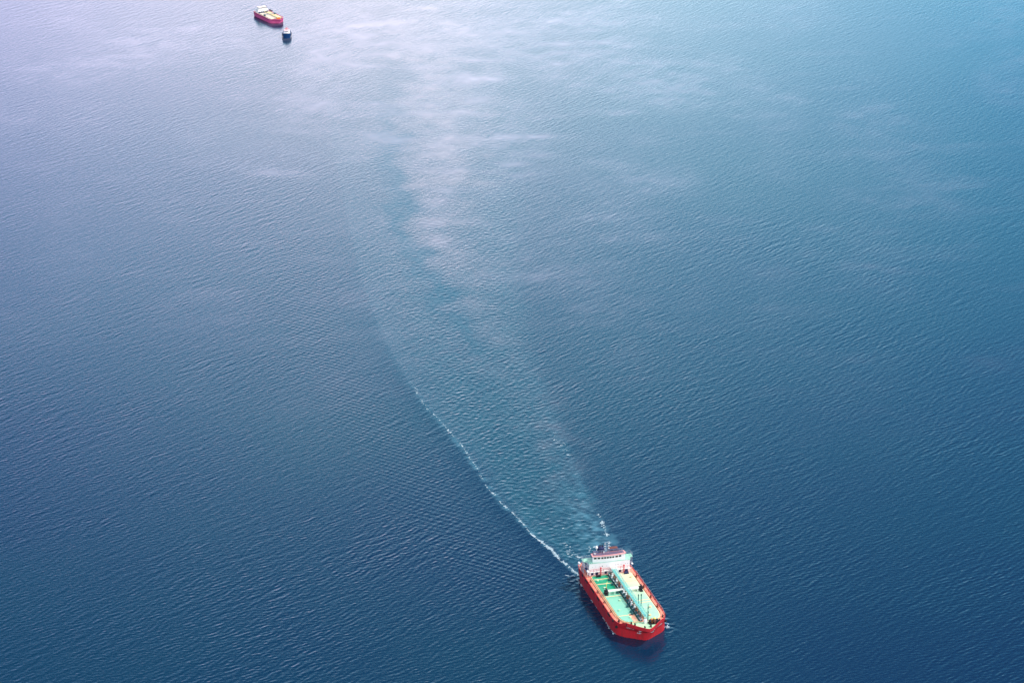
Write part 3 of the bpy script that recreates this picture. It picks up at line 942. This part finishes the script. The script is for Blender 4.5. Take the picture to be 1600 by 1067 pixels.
rw = n_("ShaderNodeMapRange"); rw.inputs[1].default_value = .3; rw.inputs[2].default_value = .7; rw.inputs[3].default_value = .5; rw.inputs[4].default_value = 1.2
l_(nw.outputs[0], rw.inputs[0]); l_(rw.outputs[0], mw.inputs[1])
mc = n_("ShaderNodeMix"); mc.data_type = 'RGBA'
mc.inputs[7].default_value = (.006, .055, .092, 1)
l_(mw.outputs[0], mc.inputs[0]); l_(mb_.outputs[2], mc.inputs[6])
l_(mc.outputs[2], b.inputs["Base Color"])
ast = n_("ShaderNodeAttribute"); ast.attribute_name = "stream"
ms2 = n_("ShaderNodeMath"); ms2.operation = 'MULTIPLY'
l_(ast.outputs["Fac"], ms2.inputs[0]); l_(rw.outputs[0], ms2.inputs[1])
m3 = n_("ShaderNodeMix"); m3.data_type = 'RGBA'
m3.inputs[7].default_value = (.16, .14, .18, 1)
l_(ms2.outputs[0], m3.inputs[0]); l_(mc.outputs[2], m3.inputs[6]); 
last = m3.outputs[2]
for nm_, col_, mx_ in (("sky_sheen", (.30, .25, .33, 1), .5), ("arm", (.07, .19, .26, 1), .5)):  # colours of the painted haze sheen and of the wake arms
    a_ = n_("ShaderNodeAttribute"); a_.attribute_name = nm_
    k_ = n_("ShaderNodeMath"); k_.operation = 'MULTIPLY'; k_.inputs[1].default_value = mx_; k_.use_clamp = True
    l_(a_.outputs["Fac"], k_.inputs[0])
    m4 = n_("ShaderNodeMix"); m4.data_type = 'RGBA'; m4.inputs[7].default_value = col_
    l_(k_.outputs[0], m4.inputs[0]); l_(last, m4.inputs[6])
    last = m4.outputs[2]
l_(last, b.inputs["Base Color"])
# ripples finer than the mesh, running with the wind sea
mp = n_("ShaderNodeMapping"); mp.vector_type = 'POINT'
mp.inputs["Rotation"].default_value = (0, 0, R(-56))
mp.inputs["Scale"].default_value = (.45, 1, 1)
l_(g.outputs["Position"], mp.inputs[0])
r1 = n_("ShaderNodeTexNoise"); r1.inputs["Scale"].default_value = 1.4; r1.inputs["Detail"].default_value = 4; r1.inputs["Roughness"].default_value = .6
l_(mp.outputs[0], r1.inputs["Vector"])
sc_ = n_("ShaderNodeMath"); sc_.operation = 'MULTIPLY_ADD'      # strength = 1 - .6 slick
sc_.inputs[1].default_value = -.6; sc_.inputs[2].default_value = 1.0
l_(asl.outputs["Fac"], sc_.inputs[0])
ad_ = n_("ShaderNodeMath"); ad_.operation = 'MULTIPLY_ADD'; ad_.inputs[1].default_value = 1.2
l_(ar.outputs["Fac"], ad_.inputs[0]); l_(sc_.outputs[0], ad_.inputs[2])
bp = n_("ShaderNodeBump"); bp.inputs["Distance"].default_value = .22
sm = n_("ShaderNodeMath"); sm.operation = 'MULTIPLY'; sm.inputs[1].default_value = .24
l_(ad_.outputs[0], sm.inputs[0]); l_(sm.outputs[0], bp.inputs["Strength"])
l_(r1.outputs[0], bp.inputs["Height"])
l_(bp.outputs[0], b.inputs["Normal"])
me.materials.append(wm)

# ------------------------------------------------------------------ foam: small irregular rafts lying on the water
NN = 1024
def smooth_noise(sig):
    z = rng.standard_normal((NN, NN))
    f = np.fft.fft2(z)
    q_ = np.fft.fftfreq(NN)
    f *= np.exp(-(q_[:, None] ** 2 + q_[None, :] ** 2) * (2 * np.pi * sig) ** 2 / 2)
    r_ = np.real(np.fft.ifft2(f))
    return r_ / r_.std()
na_, nb_, nc_ = smooth_noise(1.2), smooth_noise(5), smooth_noise(16)
def hgt(x, y):
    j = np.clip(np.searchsorted(xs_all, x) - 1, 0, nx - 2); i = np.clip(np.searchsorted(ys_all, y) - 1, 0, ny - 2)
    return max(Hh[i, j], Hh[i + 1, j], Hh[i, j + 1], Hh[i + 1, j + 1])
fm_v, fm_f = [], []
def foam_strip(pts, width, dens, cell=.15, z=.03, seed=0):
    P = [Vector((*p, 0)) for p in pts]
    acc = 0
    total = sum((b_ - a_).length for a_, b_ in zip(P, P[1:]))
    for a_, b_ in zip(P, P[1:]):
        ln = (b_ - a_).length
        t_ = (b_ - a_) / ln
        n2_ = Vector((-t_.y, t_.x, 0))
        for k in range(int(ln / cell)):
            s_ = acc + k * cell
            f = s_ / total
            W = width(f); D = dens(f)
            wv = 1.1 * nc_[(int(s_ / .4) + seed * 37) % NN, 5 + seed] * W * .5
            m_ = int(W * 1.6 / cell)
            for j in range(-m_, m_ + 1):
                l__ = j * cell
                fall = math.exp(-((l__ - wv) / (W * .55)) ** 2)
                i1_, i2_ = (int(s_ / cell) + seed * 101) % NN, (j + 300 + seed * 53) % NN
                v = .95 * na_[i1_, i2_] + .75 * nb_[i1_, i2_] + .25 * nc_[i1_, i2_]
                if v * .75 + 2.2 * (fall * D) > 1.6 and fall > .05:
                    c0 = a_ + t_ * (k * cell) + n2_ * l__
                    hz = hgt(c0.x, c0.y) + z
                    o = len(fm_v)
                    jj = cell * .22
                    for dx_, dy_ in ((0, 0), (1, 0), (1, 1), (0, 1)):
                        p = c0 + t_ * (dx_ * cell) + n2_ * (dy_ * cell)
                        fm_v.append((p.x + random.uniform(-jj, jj), p.y + random.uniform(-jj, jj), hz))
                    fm_f.append((o, o + 1, o + 2, o + 3))
        acc += ln
def px(l): return [G(*p) for p in l]
foam_strip(px([(903, 899), (893, 889), (865, 862), (820, 820), (800, 801), (788, 790)]), lambda f: 1.2 - .5 * f, lambda f: 1.15 - .5 * f, cell=.13, seed=1)
foam_strip(px([(788, 790), (765, 764), (748, 735), (731, 712), (715, 690), (690, 660), (668, 636), (645, 604), (635, 594)]), lambda f: .65,
           lambda f: .46 - .14 * f + .16 * math.exp(-((f - .62) / .16) ** 2) , cell=.13, seed=2)
foam_strip(px([(900, 899), (893, 900), (885, 897)]), lambda f: .5, lambda f: .8, seed=3)
foam_strip(px([(957, 856), (948, 836), (940, 818), (930, 803)]), lambda f: 1.0, lambda f: .68 - .2 * f, seed=4)
foam_strip(px([(918, 872), (900, 868), (890, 850), (872, 825)]), lambda f: 1.6, lambda f: .34 - .1 * f, cell=.17, seed=8)
foam_strip(px([(922, 866), (918, 853), (935, 850)]), lambda f: 1.6, lambda f: .44, cell=.17, seed=5)
foam_strip(px([(880, 712), (872, 690), (860, 672)]), lambda f: 2.2, lambda f: .28, cell=.17, seed=6)
def sw(x, y):
    return (ship.location.x + x * c_ - y * s_, ship.location.y + x * s_ + y * c_)
c_, s_ = math.cos(rz1), math.sin(rz1)
foam_strip([sw(x, -9.25) for x in (3, 15, 30, 40, 44)], lambda f: .5, lambda f: .52 + .12 * math.sin(f * 17), seed=7)
foam_strip([sw(43.5, -9.4), sw(45.8, -9.1), sw(47.0, -8.4)], lambda f: .7, lambda f: .95, seed=9)
foam_strip([sw(44.5, 9.3), sw(46.4, 9.0), sw(47.6, 8.4)], lambda f: 1.0, lambda f: 1.2, seed=10)
foam_strip([sw(x, 9.2) for x in (5, 20, 44)], lambda f: .5, lambda f: .5, seed=11)
fmesh = bpy.data.meshes.new("foam")
fmesh.from_pydata(fm_v, [], fm_f)
fmesh.update()
fmesh.materials.append(mat("foam_white", (.55, .64, .69), .8, var=.85, scale=.7, col2=(.20, .36, .44)))
foam = bpy.data.objects.new("foam", fmesh)
COL.objects.link(foam)
foam["kind"] = "stuff"
foam["label"] = "white foam along the arms of the tanker's wake"
foam["category"] = "foam"
print("foam quads", len(fm_f), "water verts", nx * ny)

# bow splashes thrown up at the shoulders
bs = MB()
for s, xx, yy, r_ in ((1, 46.4, 9.2, .75), (-1, 46.2, -9.1, .35)):
    for k in range(26):
        a_ = random.uniform(0, 1)
        bs.ball((xx + random.uniform(-1.2, .9) * r_, yy + s * random.uniform(-.1, 1.0) * r_, random.uniform(0, 1.5 * a_) * r_),
                .3 * r_, .3 * r_, .25 * r_, 6, 4)
bo = bs.build("foam", fmesh.materials[0], None)
bo.location = ship.location; bo.rotation_euler = ship.rotation_euler
bo["kind"] = "stuff"; bo["label"] = "white splash at the shoulders of the near tanker's bow"; bo["category"] = "foam"
